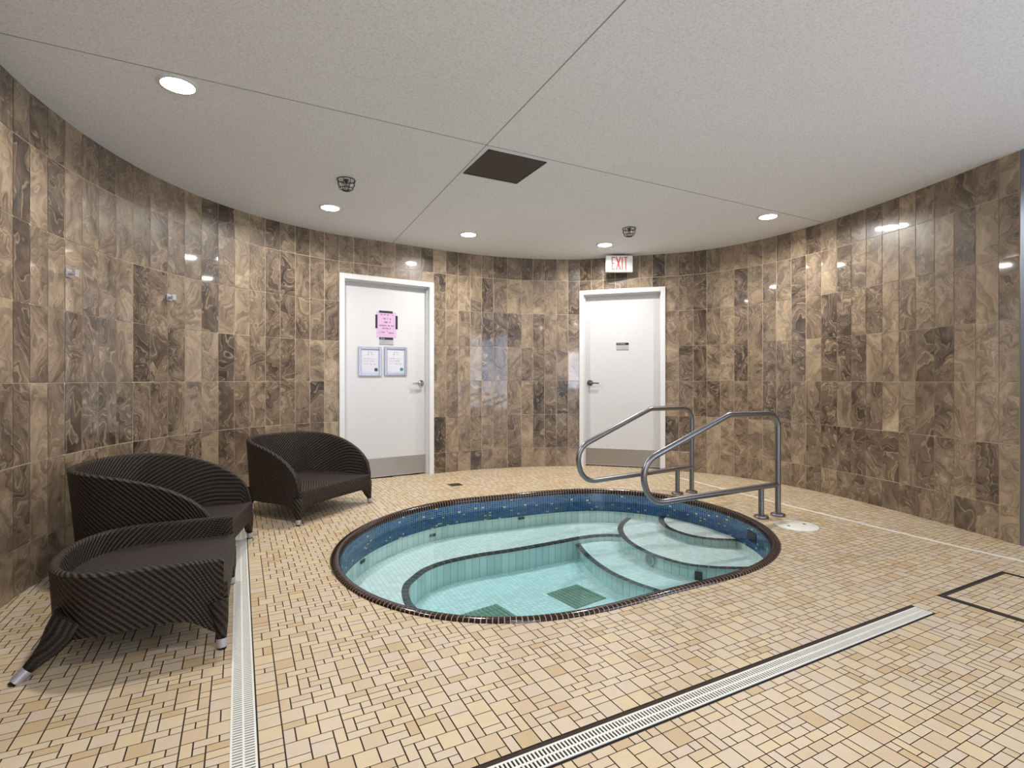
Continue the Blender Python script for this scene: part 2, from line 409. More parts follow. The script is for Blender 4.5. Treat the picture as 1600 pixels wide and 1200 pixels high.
# ------------------------------------------------------------------ floor: slab, grout bed and individual stones
room = [np.array(q) for q in LW+MW+RW]
outer = [(-3.2, -2.4), (4.5, -2.4), (4.5, 6.9), (-3.2, 6.9)]
hole, _ = outline(180, .012)
hatch0 = fl(1471, 930.5); HS = .665
def uvc(p): return np.array([p @ U, p @ V])
vs = [(*p, -.003) for p in outer]+[(*p, -.003) for p in hole]
tri = tessellate_polygon([[Vector((*p, 0)) for p in outer], [Vector((*p, 0)) for p in hole]])
fs = [tuple(t) for t in tri]
base_n = len(vs); vs += [(*p, -.12) for p in hole]
for i in range(180): j = (i+1) % 180; fs.append((4+i, 4+j, base_n+j, base_n+i))
mi = [1]*len(fs); uvr = [0.0]*len(fs)
CS = .0335
u_lo, u_hi, v_lo, v_hi = -3.4, 6.6, -2.6, 7.4
# strips and covers that interrupt the stones, in grid coordinates (u0,u1,v0,v1)
dl = fl(380, 1131); dl2 = fl(1443.5, 953)
LU = uvc(dl)[0]; RV = uvc(dl2)[1]
h_uv = uvc(hatch0); gap = .013
cuts = [(LU-.040, LU+.040, -1.3, 4.72), (-1.0, uvc(dl2)[0]+.003, RV-.040, RV+.040),
        (h_uv[0]-gap, h_uv[0]+HS+gap, h_uv[1]-HS-gap, h_uv[1]+gap)]
nu = int((u_hi-u_lo)/CS); nv = int((v_hi-v_lo)/CS)
occ = np.zeros((nu, nv), bool)
uc = u_lo+(np.arange(nu)+.5)*CS; vc = v_lo+(np.arange(nv)+.5)*CS
GU, GV = np.meshgrid(uc, vc, indexing='ij')
X = GU*U[0]+GV*V[0]; Y = GU*U[1]+GV*V[1]
ang = np.arctan2(Y-CEN[1], X-CEN[0]); Rb = (fb(ang.ravel()) @ cf).reshape(ang.shape)
inpool = np.hypot(X-CEN[0], Y-CEN[1]) < Rb-.05
rp = np.array([tuple(q) for q in room]+[(4.3, 3.5), (4.3, -2.3), (-1.5, -2.3)])
def inside(X, Y, poly):
    r = np.zeros(X.shape, bool); j = len(poly)-1
    for i in range(len(poly)):
        xi, yi = poly[i]; xj, yj = poly[j]
        if yi != yj: r ^= ((yi > Y) != (yj > Y)) & (X < (xj-xi)*(Y-yi)/(yj-yi)+xi)
        j = i
    return r
rc = rp.mean(0); inroom = inside(X, Y, rc+(rp-rc)*1.03)
occ |= inpool | ~inroom
for c in cuts: occ |= (GU > c[0]) & (GU < c[1]) & (GV > c[2]) & (GV < c[3])
def stones(vs, fs, mi, rn, occ, u_lo, v_lo, clip=True, z=0.0):
    nu, nv = occ.shape; occ = occ.copy()
    gu = .0021; gv = .0014
    for i in range(nu):
        for j in range(nv):
            if occ[i, j]: continue
            opts = [(2, 2)]*6+[(2, 1)]*5+[(1, 2)]*3+[(1, 1)]*2; random.shuffle(opts)
            for a, b in opts+[(1, 1)]:
                if i+a <= nu and j+b <= nv and not occ[i:i+a, j:j+b].any(): break
            occ[i:i+a, j:j+b] = True
            ua, ub, va, vb = u_lo+i*CS+gu, u_lo+(i+a)*CS-gu, v_lo+j*CS+gv, v_lo+(j+b)*CS-gv
            q = [U*x+V*y for x, y in ((ua, va), (ub, va), (ub, vb), (ua, vb))]
            if clip:
                c = sum(q)/4; dd = c-CEN; r = np.hypot(*dd); an = math.atan2(dd[1], dd[0])
                rb = (fb(np.array([an])) @ cf)[0]
                if r < rb+.09:
                    k = int(np.argmin(((OUT-c)**2).sum(1))); nrm = OUTN[k]; p0 = OUT[k]-nrm*.003
                    o2 = []
                    for m_ in range(4):
                        A = q[m_]; B = q[(m_+1) % 4]; da = (A-p0) @ nrm; db = (B-p0) @ nrm
                        if da <= 0: o2.append(A)
                        if da*db < 0: o2.append(A+(B-A)*da/(da-db))
                    q = o2
                    if len(q) < 3: continue
                    ar = .5*abs(sum(q[m_][0]*q[(m_+1) % len(q)][1]-q[(m_+1) % len(q)][0]*q[m_][1] for m_ in range(len(q))))
                    if ar < 3e-5: continue
            n = len(vs); vs += [(p_[0], p_[1], z) for p_ in q]; fs.append(tuple(range(n, n+len(q)))); mi.append(0); rn.append(random.random())
stones(vs, fs, mi, uvr, occ, u_lo, v_lo)
o = mesh('floor', vs, fs, None, rnd=uvr, mats=[M_floor, M_fgrout], mi=mi); o['kind'] = 'structure'
GRID = Matrix(((U[0], V[0], 0, 0), (U[1], V[1], 0, 0), (0, 0, 1, 0), (0, 0, 0, 1)))

# access hatch with stones on it, in a dark frame gap
hu, hv = h_uv[0], h_uv[1]-HS
ht = empty('access_hatch', (*(U*(hu+HS/2)+V*(hv+HS/2)), 0), math.atan2(U[1], U[0]))
tag(ht, 'square beige stone floor hatch outlined by a dark gap at the right', 'hatch')
b = MB(); k = HS/2
for (x0_, x1_, y0_, y1_) in ((-k-gap, k+gap, -k-gap, -k), (-k-gap, k+gap, k, k+gap), (-k-gap, -k, -k, k), (k, k+gap, -k, k)):
    b.box(x0_, x1_, y0_, y1_, -.006, -.001)
b.build('hatch_frame', M_dark, ht)
nh = int(HS/CS)
vs, fs, mi, rn = [], [], [], []
occh = np.zeros((nh, nh), bool); stones(vs, fs, mi, rn, occh, hu+(HS-nh*CS)/2, hv+(HS-nh*CS)/2, False, .0005)
n = len(vs); q = [U*x+V*y for x, y in ((hu, hv), (hu+HS, hv), (hu+HS, hv+HS), (hu, hv+HS))]
vs += [(*p_, -.002) for p_ in q]; fs.append((n, n+1, n+2, n+3)); mi.append(1); rn.append(0)
cv = mesh('hatch_cover', vs, fs, None, rnd=rn, mats=[M_floor, M_fgrout], mi=mi)
cv.parent = ht; cv.matrix_parent_inverse = (Matrix.Translation(ht.location) @ Matrix.Rotation(math.atan2(U[1], U[0]), 4, 'Z')).inverted()

# slotted drain channels
def drain(name, label, a, length, ang):
    e = empty(name, (*a, 0), ang); tag(e, label, 'drain', 'white slotted floor drains')
    w = .035
    b = MB(); b.box(0, length, -w-.004, w+.004, -.006, -.001); b.build('channel', M_dark, e)
    b = MB(); z0, z1 = -.001, .0015
    for y0_, y1_ in ((-w, -w+.006), (-.003, .003), (w-.006, w)): b.box(0, length, y0_, y1_, z0, z1)
    x = 0
    while x < length:
        b.box(x, min(x+.006, length), -w+.006, -.003, z0, z1); b.box(x, min(x+.006, length), .003, w-.006, z0, z1); x += .0125
    b.build('grate', M_plastic, e)
ga = math.atan2(U[1], U[0])
p0 = U*LU+V*(-.3); drain('floor_drain', 'long white slotted drain strip running beside the wicker seats', p0, 4.98, ga+math.pi/2)
pe = U*(uvc(dl2)[0])+V*RV; drain('floor_drain', 'white slotted drain strip in the open floor right of the tub', pe, 2.6, ga+math.pi)
# narrow white joint strip that runs to the right end of the tiled wall
pts = [fl(1045, 742.5), fl(1090, 753.5), fl(1200, 782), fl(1350, 819), fl(1500, 855), fl(1600, 877.5)]
pts = [np.array(q) for q in pts]; pts.append(pts[-1]+(pts[-1]-pts[-2])*1.2)
b = MB(); L_, R_ = [], []
for i, q in enumerate(pts):
    t_ = pts[min(i+1, len(pts)-1)]-pts[max(i-1, 0)]; t_ /= np.linalg.norm(t_); n_ = np.array([-t_[1], t_[0]])*.014
    L_.append(q+n_); R_.append(q-n_)
prism(b, L_+R_[::-1], -.001, .002); tag(b.build('joint_strip', M_plastic), 'thin white joint strip crossing the tiles behind the handrails', 'strip')
# small square grate near the first door, round lid by the rail
q = fl(711.5, 757.5)
e = empty('floor_grate', (*q, 0), ga); tag(e, 'small square dark grate in the tiles near the left door', 'drain')
b = MB(); b.box(-.06, .06, -.06, .06, .0003, .0012); b.build('recess', M_dark, e)
b = MB()
for k in range(7): b.box(-.055+k*.0165, -.049+k*.0165, -.055, .055, .0012, .003)
for (x0_, x1_, y0_, y1_) in ((-.062, .062, -.062, -.055), (-.062, .062, .055, .062), (-.062, -.055, -.055, .055), (.055, .062, -.055, .055)): b.box(x0_, x1_, y0_, y1_, .0003, .003)
b.build('bars', plain('old_bronze', (96, 84, 58), .5, .5), e)
q = fl(1244.5, 822)
e = empty('skimmer_lid', (*q, 0), .3); tag(e, 'round white lid with two finger holes beside the handrail posts', 'lid')
b = MB(); b.lathe([(.142, .0003), (.142, .006), (.137, .009), (.0, .009)], n=48, cap1=False); smooth_by_angle(b.build('lid', M_plastic, e))
for sx in (-1, 1):
    b = MB(); b.lathe([(.011, .009), (.011, .0098)], c=(sx*.07, 0, 0), n=16); b.build('finger_hole', M_dark, e)
q = fl(1205, 819)
b = MB()
prof = [(.10, .0004), (.085, .002), (.0, .003)]
b.lathe(prof, c=(0, 0, 0), n=28, cap1=False, M=Matrix.Diagonal((1.1, .6, 1, 1)))
o = b.build('mortar_patch', plain('mortar', (196, 178, 150), .8, noise=.1)); o.location = (*q, 0); o.rotation_euler = (0, 0, .5)
tag(o, 'smooth mortar patch in front of the near handrail posts', 'patch')

# ------------------------------------------------------------------ the hot tub
hot = empty('hot_tub', (*CEN, 0)); tag(hot, 'oval in-ground hot tub with dark coping and blue mosaic band', 'hot tub')
def adopt(o):
    o.parent = hot; o.matrix_parent_inverse = Matrix.Translation(-Vector((*CEN, 0))); return o
ZW = -.105; ZM = -.195; ZF = -.47; ZB = -.30; ZS1 = -.185; ZS2 = -.245; ZS3 = -.345; WOFF = .050
# coping
prof = [(0, -.004), (.001, .008), (.010, .0125), (.026, .014), (.041, .0115), (.050, .003), (.054, -.010), (.054, -.030)]
nC = int(PER/.0262); b = MB(); npf = len(prof)
sub = 4
for i in range(nC):
    rows = []
    for k in (0.065, .935):
        s_ = np.array([(i+k)/nC*PER])
        P_, N_ = outline(1, 0, s_[0]/PER); rows.append((P_[0], N_[0]))
    vs = []
    for P_, N_ in rows:
        for o_, z_ in prof: w_ = P_+N_*o_; vs.append((w_[0], w_[1], z_))
    b.add(vs, [(k, k+1, npf+k+1, npf+k) for k in range(npf-1)])
adopt(smooth_by_angle(b.build('coping_tiles', M_cop), 60))
b = MB(); ng = 360
Pg, Ng = outline(ng); vs = []
for i in range(ng):
    for o_, z_ in prof:
        w_ = Pg[i]+Ng[i]*(o_ if o_ < .02 else o_-.0012); vs.append((w_[0], w_[1], z_-.0012))
b.add(vs, [(i*npf+k, i*npf+k+1, ((i+1) % ng)*npf+k+1, ((i+1) % ng)*npf+k) for i in range(ng) for k in range(npf-1)])
adopt(b.build('coping_bed', M_cgrout))
# wall of the basin
def ring(name, off, z0, z1, mat, n=360):
    P_, _ = outline(n, off); vs = [(*p_, z0) for p_ in P_]+[(*p_, z1) for p_ in P_]
    vs += [(*P_[0], z0), (*P_[0], z1)]
    uv = [(i/n*PER, z0) for i in range(n)]+[(i/n*PER, z1) for i in range(n)]+[(PER, z0), (PER, z1)]
    fs = [(i, i+1, n+i+1, n+i) for i in range(n-1)]+[(n-1, 2*n, 2*n+1, 2*n-1)]
    return adopt(mesh(name, vs, fs, mat, uv=uv, smooth=True))
ring('mosaic_grout', WOFF, ZM, -.02, M_mgrout); ring('basin_wall', WOFF, ZF, ZM, M_priser)
nM = int(PER*.98/.0225); vs, fs, rn = [], [], []
rows = [(-.027-.0150*k, -.027-.0150*(k+1)) for k in range(5)]
z = rows[-1][1]; hrow = (z-ZM)/8
rows += [(z-hrow*k, z-hrow*(k+1)) for k in range(8)]
Pm, Nm = outline(nM, WOFF+.0015)
for i in range(nM):
    A = Pm[i]; B = Pm[(i+1) % nM]
    for k, (za, zb) in enumerate(rows):
        g = .0013 if k < 5 else .0004; a_ = A+(B-A)*(.07 if k < 5 else .03); b_ = A+(B-A)*(.93 if k < 5 else .97)
        n = len(vs); vs += [(*a_, zb+g), (*b_, zb+g), (*b_, za-g), (*a_, za-g)]; fs.append((n, n+1, n+2, n+3))
        r_ = random.random()*.95
        if random.random() < .026: r_ = .98
        rn.append(r_)
adopt(mesh('mosaic_band', vs, fs, M_mosaic, rnd=rn))
# floor of the basin
P_, _ = outline(120, WOFF-.004)
b = MB(); prism(b, P_, ZF-.03, ZF)
def planar(o):
    l = o.data.uv_layers['UVMap']
    for p_ in o.data.polygons:
        for li in p_.loop_indices:
            v_ = o.data.vertices[o.data.loops[li].vertex_index].co; w_ = np.array([v_.x, v_.y]); l.data[li].uv = (w_ @ U, w_ @ V)
    return o
adopt(planar(b.build('basin_floor', M_ptop)))
def catmull(P, n=8):
    P = [np.array(p_, float) for p_ in P]; P = [2*P[0]-P[1]]+P+[2*P[-1]-P[-2]]; out = []
    for i in range(1, len(P)-2):
        for k in range(n):
            t = k/n; a, b_, c, d_ = P[i-1:i+3]
            out.append(.5*((2*b_)+(-a+c)*t+(2*a-5*b_+4*c-d_)*t*t+(-a+3*b_-3*c+d_)*t**3))
    out.append(P[-2]); return out
WALL, _ = outline(360, WOFF-.004)
def step(name, curve, side, ztop, e0=0, e1=None, estrip=True):
    C_ = catmull(curve)
    i0 = int(np.argmin(((WALL-C_[0])**2).sum(1))); i1 = int(np.argmin(((WALL-C_[-1])**2).sum(1)))
    isd = int(np.argmin(((WALL-np.array(side))**2).sum(1)))
    f = [(i1+k) % 360 for k in range((i0-i1) % 360+1)]; bk = [(i1-k) % 360 for k in range((i1-i0) % 360+1)]
    arc = f if isd in f else bk
    poly = C_+[WALL[k] for k in arc]
    root = None
    # top
    zb = ZF-.02
    tr = tessellate_polygon([[Vector((*p_, 0)) for p_ in poly]])
    top = mesh(name, [(*p_, ztop) for p_ in poly], [tuple(t) for t in tr], M_ptop, uv=[(p_ @ U, p_ @ V) for p_ in poly])
    top = adopt(top)
    # riser along the curve
    vs, uv, fs = [], [], []; L = 0
    for i, p_ in enumerate(C_):
        if i: L += np.linalg.norm(p_-C_[i-1])
        vs += [(*p_, ztop), (*p_, zb)]; uv += [(L, ztop+.5), (L, zb+.5)]
        if i: n = 2*i; fs.append((n-2, n, n+1, n-1))
    r_ = mesh('riser', vs, fs, M_priser, uv=uv, smooth=True); r_.parent = top
    # dark nosing
    sd = np.array(side); vs, uv, fs = [], [], []; L = 0; w = .044
    sub_ = C_[e0:e1]
    for i, p_ in enumerate(sub_):
        t_ = sub_[min(i+1, len(sub_)-1)]-sub_[max(i-1, 0)]; t_ /= np.linalg.norm(t_); n_ = np.array([-t_[1], t_[0]])
        if isinstance(nsign := NS[name], int): n_ = n_*nsign
        if i: L += np.linalg.norm(p_-sub_[i-1])
        q0 = p_+n_*w; q1 = p_-n_*.003
        vs += [(*q0, ztop+.0005), (*q0, ztop+.002), (*q1, ztop+.002), (*q1, ztop-.010)]; uv += [(L, .02), (L, .03), (L, .08), (L, .09)]
        if i:
            n = 4*i
            for k in range(3): fs.append((n-4+k, n+k, n+k+1, n-4+k+1))
    r_ = mesh('nosing', vs, fs, M_edge, uv=uv); r_.parent = top
    return top
NS = {'bench': -1, 'lower_step': -1, 'middle_step': -1, 'upper_step': -1}
bench_c = [(1.35, 3.95), (1.12, 4.35), (.942, 4.543), (.78, 4.56), (.607, 4.50), (.318, 4.335), (0, 4.165), (-.249, 4.05), (-.478, 3.90), (-.60, 3.75), (-.652, 3.592), (-.675, 3.458), (-.645, 3.29), (-.571, 3.119), (-.40, 2.93), (-.1, 2.83), (.35, 2.88), (.8, 3.05), (1.25, 3.32)]
step('bench', bench_c, (-1.0, 3.4), ZB, 16, None)
NS_default = 0
step('lower_step', [(.56, 4.75), (.581, 4.492), (.599, 4.307), (.647, 4.078), (.727, 3.847), (.829, 3.675), (.955, 3.529), (1.12, 3.38), (1.4, 3.2)], (1.75, 3.9), ZS3, 0, None)
step('middle_step', [(1.13, 4.95), (1.004, 4.704), (.952, 4.487), (.956, 4.238), (1.024, 4.0), (1.105, 3.856), (1.235, 3.722), (1.385, 3.665), (1.578, 3.646), (1.75, 3.66)], (1.75, 3.95), ZS2, 0, None)
step('upper_step', [(1.423, 4.80), (1.344, 4.651), (1.328, 4.41), (1.422, 4.21), (1.556, 4.117), (1.728, 4.084), (1.80, 4.09)], (1.7, 4.4), ZS1, 0, None)
# main drains in the basin floor
def grate(pos, mat):
    b = MB(); Mx = Matrix.Translation((*pos, ZF)) @ Matrix.Rotation(ga+.15, 4, 'Z')
    for i in range(9): b.box(-.145+i*.0325, -.120+i*.0325, -.15, -.078, .001, .006, Mx); b.box(-.145+i*.0325, -.120+i*.0325, -.074, -.002, .001, .006, Mx); b.box(-.145+i*.0325, -.120+i*.0325, .002, .074, .001, .006, Mx); b.box(-.145+i*.0325, -.120+i*.0325, .078, .15, .001, .006, Mx)
    return adopt(b.build('main_drain', mat))
M_grate = plain('drain_green', (128, 150, 128), .5)
grate((.455, 3.70), M_grate); grate((-.13, 3.36), M_grate)
def wall_pt(px, py):
    """where the sight line through a pixel meets the basin wall on its far side"""
    dx = (px-800)/F; best = None
    for i in range(360):
        A, B = WALL[i], WALL[(i+1) % 360]
        ca, cb = A[0]-dx*A[1], B[0]-dx*B[1]
        if ca*cb <= 0:
            t = ca/(ca-cb); P_ = A+(B-A)*t
            if best is None or P_[1] > best[0][1]: best = (P_, B-A)
    P_, e_ = best; e_ = e_/np.linalg.norm(e_); return P_, HC-(py-HY)*P_[1]/F, e_
for px, py in ((565, 877), (675, 836), (814, 809.5)):
    P_, z_, e_ = wall_pt(px, py); n_ = np.array([-e_[1], e_[0]])
    Mx = Matrix(((e_[0], n_[0], 0, P_[0]), (e_[1], n_[1], 0, P_[1]), (0, 0, 1, max(z_, ZB+.03)), (0, 0, 0, 1)))
    b = MB(); b.bevbox(-.03, .03, 0, .014, -.011, .011, .004, Mx); j = adopt(b.build('water_jet', plain('jet_grey', (56, 76, 78), .4)))
P_, z_, e_ = wall_pt(1176, 838); n_ = np.array([-e_[1], e_[0]])
Mx = Matrix(((e_[0], n_[0], 0, P_[0]), (e_[1], n_[1], 0, P_[1]), (0, 0, 1, -.10), (0, 0, 0, 1)))
b = MB(); b.bevbox(-.07, .07, .0, .010, -.035, .035, .003, Mx); adopt(b.build('skimmer_opening', plain('skimmer_navy', (16, 26, 46), .3)))
# oval underwater light and a suction plate on the riser of the middle step
c_ = np.array([1.045, 3.95]); nrm = np.array([-.86, -.50]); nrm /= np.linalg.norm(nrm); tg = np.array([nrm[1], -nrm[0]])
Mx = Matrix(((tg[0], 0, nrm[0], c_[0]), (tg[1], 0, nrm[1], c_[1]), (0, 1, 0, -.295), (0, 0, 0, 1)))
b = MB(); b.lathe([(.050, 0), (.050, .012), (.044, .020), (.036, .020), (.034, .010)], n=32, M=Mx); lr = adopt(smooth_by_angle(b.build('underwater_light', plain('lamp_rim', (178, 186, 184), .3))))
b = MB(); b.lathe([(.033, .011), (.0, .016)], n=32, M=Mx, cap1=False); g_ = adopt(b.build('lamp_glass', plain('lamp_glass', (120, 150, 150), .1)))
c_ = fl(1094, 899, -.30); nrm = np.array([-.35, -.94]); nrm /= np.linalg.norm(nrm); tg = np.array([nrm[1], -nrm[0]])
c_ = np.array([1.31, 3.685])
Mx = Matrix(((tg[0], nrm[0], 0, c_[0]), (tg[1], nrm[1], 0, c_[1]), (0, 0, 1, -.318), (0, 0, 0, 1)))
b = MB(); b.bevbox(-.026, .026, .0, .022, -.028, .028, .004, Mx); adopt(b.build('suction_plate', plain('suction_green', (30, 44, 40), .4)))
# water body
P_, _ = outline(120, WOFF-.002)
b = MB(); prism(b, P_, ZF-.04, ZW); o = b.build('water', M_water)
tag(o, 'clear aqua water filling the oval hot tub', 'water', kind='stuff')

# ------------------------------------------------------------------ handrails
def handrail(anchor, direction, label):
    r = math.atan2(direction[1], direction[0]); e = empty('handrail', (*anchor, 0), r)
    tag(e, label, 'handrail', 'steel handrails at the steps')
    path = fillet([(0, 0, .01), (0, 0, .795), (.49, 0, .795), (1.275, 0, .475), (1.20, 0, .195), (0.0, 0, .243)], [.115, .13, .155, .155], 10)
    b = MB(); b.tube(path, .0215, 20); smooth_by_angle(b.build('loop_rail', M_steel, e))
    b = MB(); b.tube([(.172, 0, .01), (.172, 0, .235)], .0205, 20); smooth_by_angle(b.build('inner_post', M_steel, e))
    for x in (0, .172):
        b = MB(); b.lathe([(.052, .0005), (.054, .010), (.050, .018), (.030, .022), (.024, .024)], c=(x, 0, 0), n=32); smooth_by_angle(b.build('flange', M_steel, e))
handrail(fl(1080.7, 769.5), (-.905, -.425), 'steel loop handrail farther from the viewer, in front of the right door')
handrail(fl(1215.5, 805.5), (-.930, -.367), 'steel loop handrail nearer the viewer, beside the round white lid')

# ------------------------------------------------------------------ doors
def door(num, A, B, hinge_left, handle_mat):
    A = np.array(A); B = np.array(B); Lw = float(np.linalg.norm(B-A)); e = (B-A)/Lw
    rz = math.atan2(e[1], e[0])
    root = empty('door_%d' % num, (A[0], A[1], 0), rz); root['kind'] = 'structure'
    HT = 2.137; fw = .052; dep = .115          # local: x along, -y to the room
    b = MB()
    for x0_, x1_, z0_, z1_ in ((0, fw, 0, HT), (Lw-fw, Lw, 0, HT), (fw, Lw-fw, HT-fw, HT)):
        b.bevbox(x0_, x1_, -.022, .0, z0_, z1_, .003)
    for x0_, x1_, z0_, z1_ in ((fw-.012, fw, 0, HT-fw), (Lw-fw, Lw-fw+.012, 0, HT-fw), (fw-.012, Lw-fw+.012, HT-fw, HT-fw+.012)):
        b.box(x0_, x1_, -.004, dep+.04, z0_, z1_)
    # rebate stop
    for x0_, x1_, z0_, z1_ in ((fw, fw+.010, 0, HT-fw-.010), (Lw-fw-.010, Lw-fw, 0, HT-fw-.010), (fw, Lw-fw, HT-fw-.010, HT-fw)):
        b.box(x0_, x1_, .035, dep, z0_, z1_)
    b.build('door_frame', M_dframe, root)
    b = MB(); b.bevbox(fw+.004, Lw-fw-.004, dep-.035, dep+.005, .012, HT-fw-.004, .002)
    leaf = b.build('door_leaf', M_white, root)
    b = MB(); b.bevbox(fw+.012, Lw-fw-.012, dep-.037, dep-.035, .02, .215, .0005); b.build('kick_plate', M_kick, leaf)
    xh = (Lw-fw-.062) if hinge_left else (fw+.062); sg = -1 if hinge_left else 1; zh = 1.015
    yb = dep-.035
    Mx = Matrix.Translation((xh, yb, zh)) @ Matrix.Rotation(math.pi/2, 4, 'X')
    b = MB(); b.lathe([(.036, 0), (.036, .006), (.030, .012), (.014, .014), (.012, .045)], n=28, M=Mx)
    b.tube(fillet([(xh, yb-.040, zh), (xh+sg*.02, yb-.048, zh), (xh+sg*.115, yb-.044, zh-.004)], .012, 5), [.011]*1+[.0105]*11+[.008]*1 if False else .0095, 12)
    smooth_by_angle(b.build('door_handle', handle_mat, leaf))
    if num == 1:
        pass
    return root, Lw, dep-.035, rz, A, e
d1 = door(1, LW[-1], MW[0], True, M_chrome)
d2 = door(2, MW[-1], RW[0], False, M_satin)
b = MB()   # dark threshold voids behind the leaves
for D in (d1, d2):
    A, e, Lw = D[4], D[5], D[1]; n_ = np.array([-e[1], e[0]])
    q = [A+n_*.16, A+e*Lw+n_*.16, A+e*Lw+n_*.2, A+n_*.2]; prism(b, q, 0, 2.15)
structure(b, 'wall_behind_doors', M_dark)
def on_door(D, px, py):
    """local (x,z) on the door leaf for a pixel"""
    A, e, y = D[4], D[5], D[2]; n_ = np.array([-e[1], e[0]]); P0 = A+n_*y
    dx = (px-800)/F; t = (dx*P0[1]-P0[0])/(e[0]-dx*e[1]); P_ = P0+e*t
    return t, HC-(py-HY)*P_[1]/F
def sheet(D, name, x0, x1, z0, z1, th, mat, label=None, cat=None, group=None, lift=0.0005):
    root = empty(name, (0, 0, 0))
    c = D[4]+D[5]*((x0+x1)/2)+np.array([-D[5][1], D[5][0]])*(D[2]-lift)
    root.location = (c[0], c[1], (z0+z1)/2); root.rotation_euler = (0, 0, D[3])
    tag(root, label, cat, group); return root, (x1-x0)/2, (z1-z0)/2
M_ink = plain('ink', (70, 60, 80), .8); M_pink = plain('pink_paper', (204, 172, 202), .8); M_paper = plain('white_paper', (208, 208, 216), .7)
M_frame = plain('lilac_silver_frame', (164, 164, 176), .25, .4); M_lg = plain('plaque_grey', (168, 170, 172), .4); M_lgd = plain('plaque_edge', (150, 150, 152), .4)
def glyphs(mb, cx, cz, width, h, y=-.0012, seed=0, density=.8):
    """a line of small unreadable letter strokes"""
    rs = random.Random(seed); x = cx-width/2
    while x < cx+width/2:
        w = h*rs.uniform(.45, .75); st = max(h*.16, .0008)
        if rs.random() < density:
            mb.box(x, x+st, y, y+.0006, cz-h/2, cz+h/2)
            k = rs.choice((0, 1, 2))
            if k != 0: mb.box(x+w-st, x+w, y, y+.0006, cz-h/2, cz+h/2)
            if k != 1: mb.box(x, x+w, y, y+.0006, cz+h/2-st, cz+h/2)
            mb.box(x, x+w, y, y+.0006, cz-st/2, cz+st/2)
            if rs.random() < .5: mb.box(x, x+w, y, y+.0006, cz-h/2, cz-h/2+st)
        x += w+h*.28
# pink notice
x0, z1 = on_door(d1, 588.3, 486.5); x1, z0 = on_door(d1, 619.3, 528.5)
r, hx, hz = sheet(d1, 'notice', x0, x1, z0, z1, 0, M_pink, 'pink paper notice taped with black tape on the left door', 'notice')
b = MB(); b.box(-hx, hx, -.0004, .0004, -hz, hz); b.build('paper', M_pink, r)
for k, (zz, w, h, cx) in enumerate(((.78, 1.2, .013, 0), (.48, .9, .017, 0), (.20, .95, .017, .01), (-.06, 1.45, .013, 0), (-.28, .85, .013, 0), (-.58, .5, .012, -.055), (-.50, .12, .012, 0), (-.62, .55, .012, .055))):
    b = MB(); glyphs(b, cx, zz*hz, w*hx, h, seed=k); b.build('text_line', M_ink, r)
for x0_, x1_, z0_, z1_ in ((-hx*.75, hx*.62, hz-.012, hz+.012), (-hx-.012, -hx+.010, -hz*.30, hz*.76), (hx-.010, hx+.014, -hz*.30, hz*.76)):
    b = MB(); b.box(x0_, x1_, -.0016, -.0006, z0_, z1_); b.build('tape_strip', M_black, r)
# plaques
for D, (xa, ya, xb, yb), lab, w0, w1, rows_ in ((d1, (592.8, 526.8, 614.2, 538.6), 'small grey plaque with black header, just below the pink notice', -.82, -.3, 2), (d2, (963, 535.8, 982.3, 546.3), 'small grey plaque with black header alone on the right door', -.82, .35, 0)):
    x0, z1 = on_door(D, xa, ya); x1, z0 = on_door(D, xb, yb)
    r, hx, hz = sheet(D, 'plaque', x0, x1, z0, z1, 0, M_lg, lab, 'sign', 'door plaques')
    b = MB(); b.box(-hx, hx, -.003, .0, -hz, hz*.45); b.build('plate', M_lg, r)
    b = MB(); b.box(-hx, hx, -.0036, .0, hz*.35, hz); b.build('header', M_black, r)
    b = MB(); b.box(-hx, hx, -.004, .0, -hz-.003, -hz+.006); b.build('lower_edge', M_lgd, r)
    b = MB(); glyphs(b, (w0+w1)/2*hx, hz*.68, (w1-w0)*hx, hz*.26, y=-.0044, seed=5, density=1); b.build('lettering', M_white, r)
    if rows_:
        b = MB(); glyphs(b, -.1*hx, 0, 1.3*hx, hz*.18, y=-.0038, seed=8); glyphs(b, -.1*hx, -hz*.4, 1.0*hx, hz*.2, y=-.0038, seed=9); b.build('small_print', M_lgd, r)
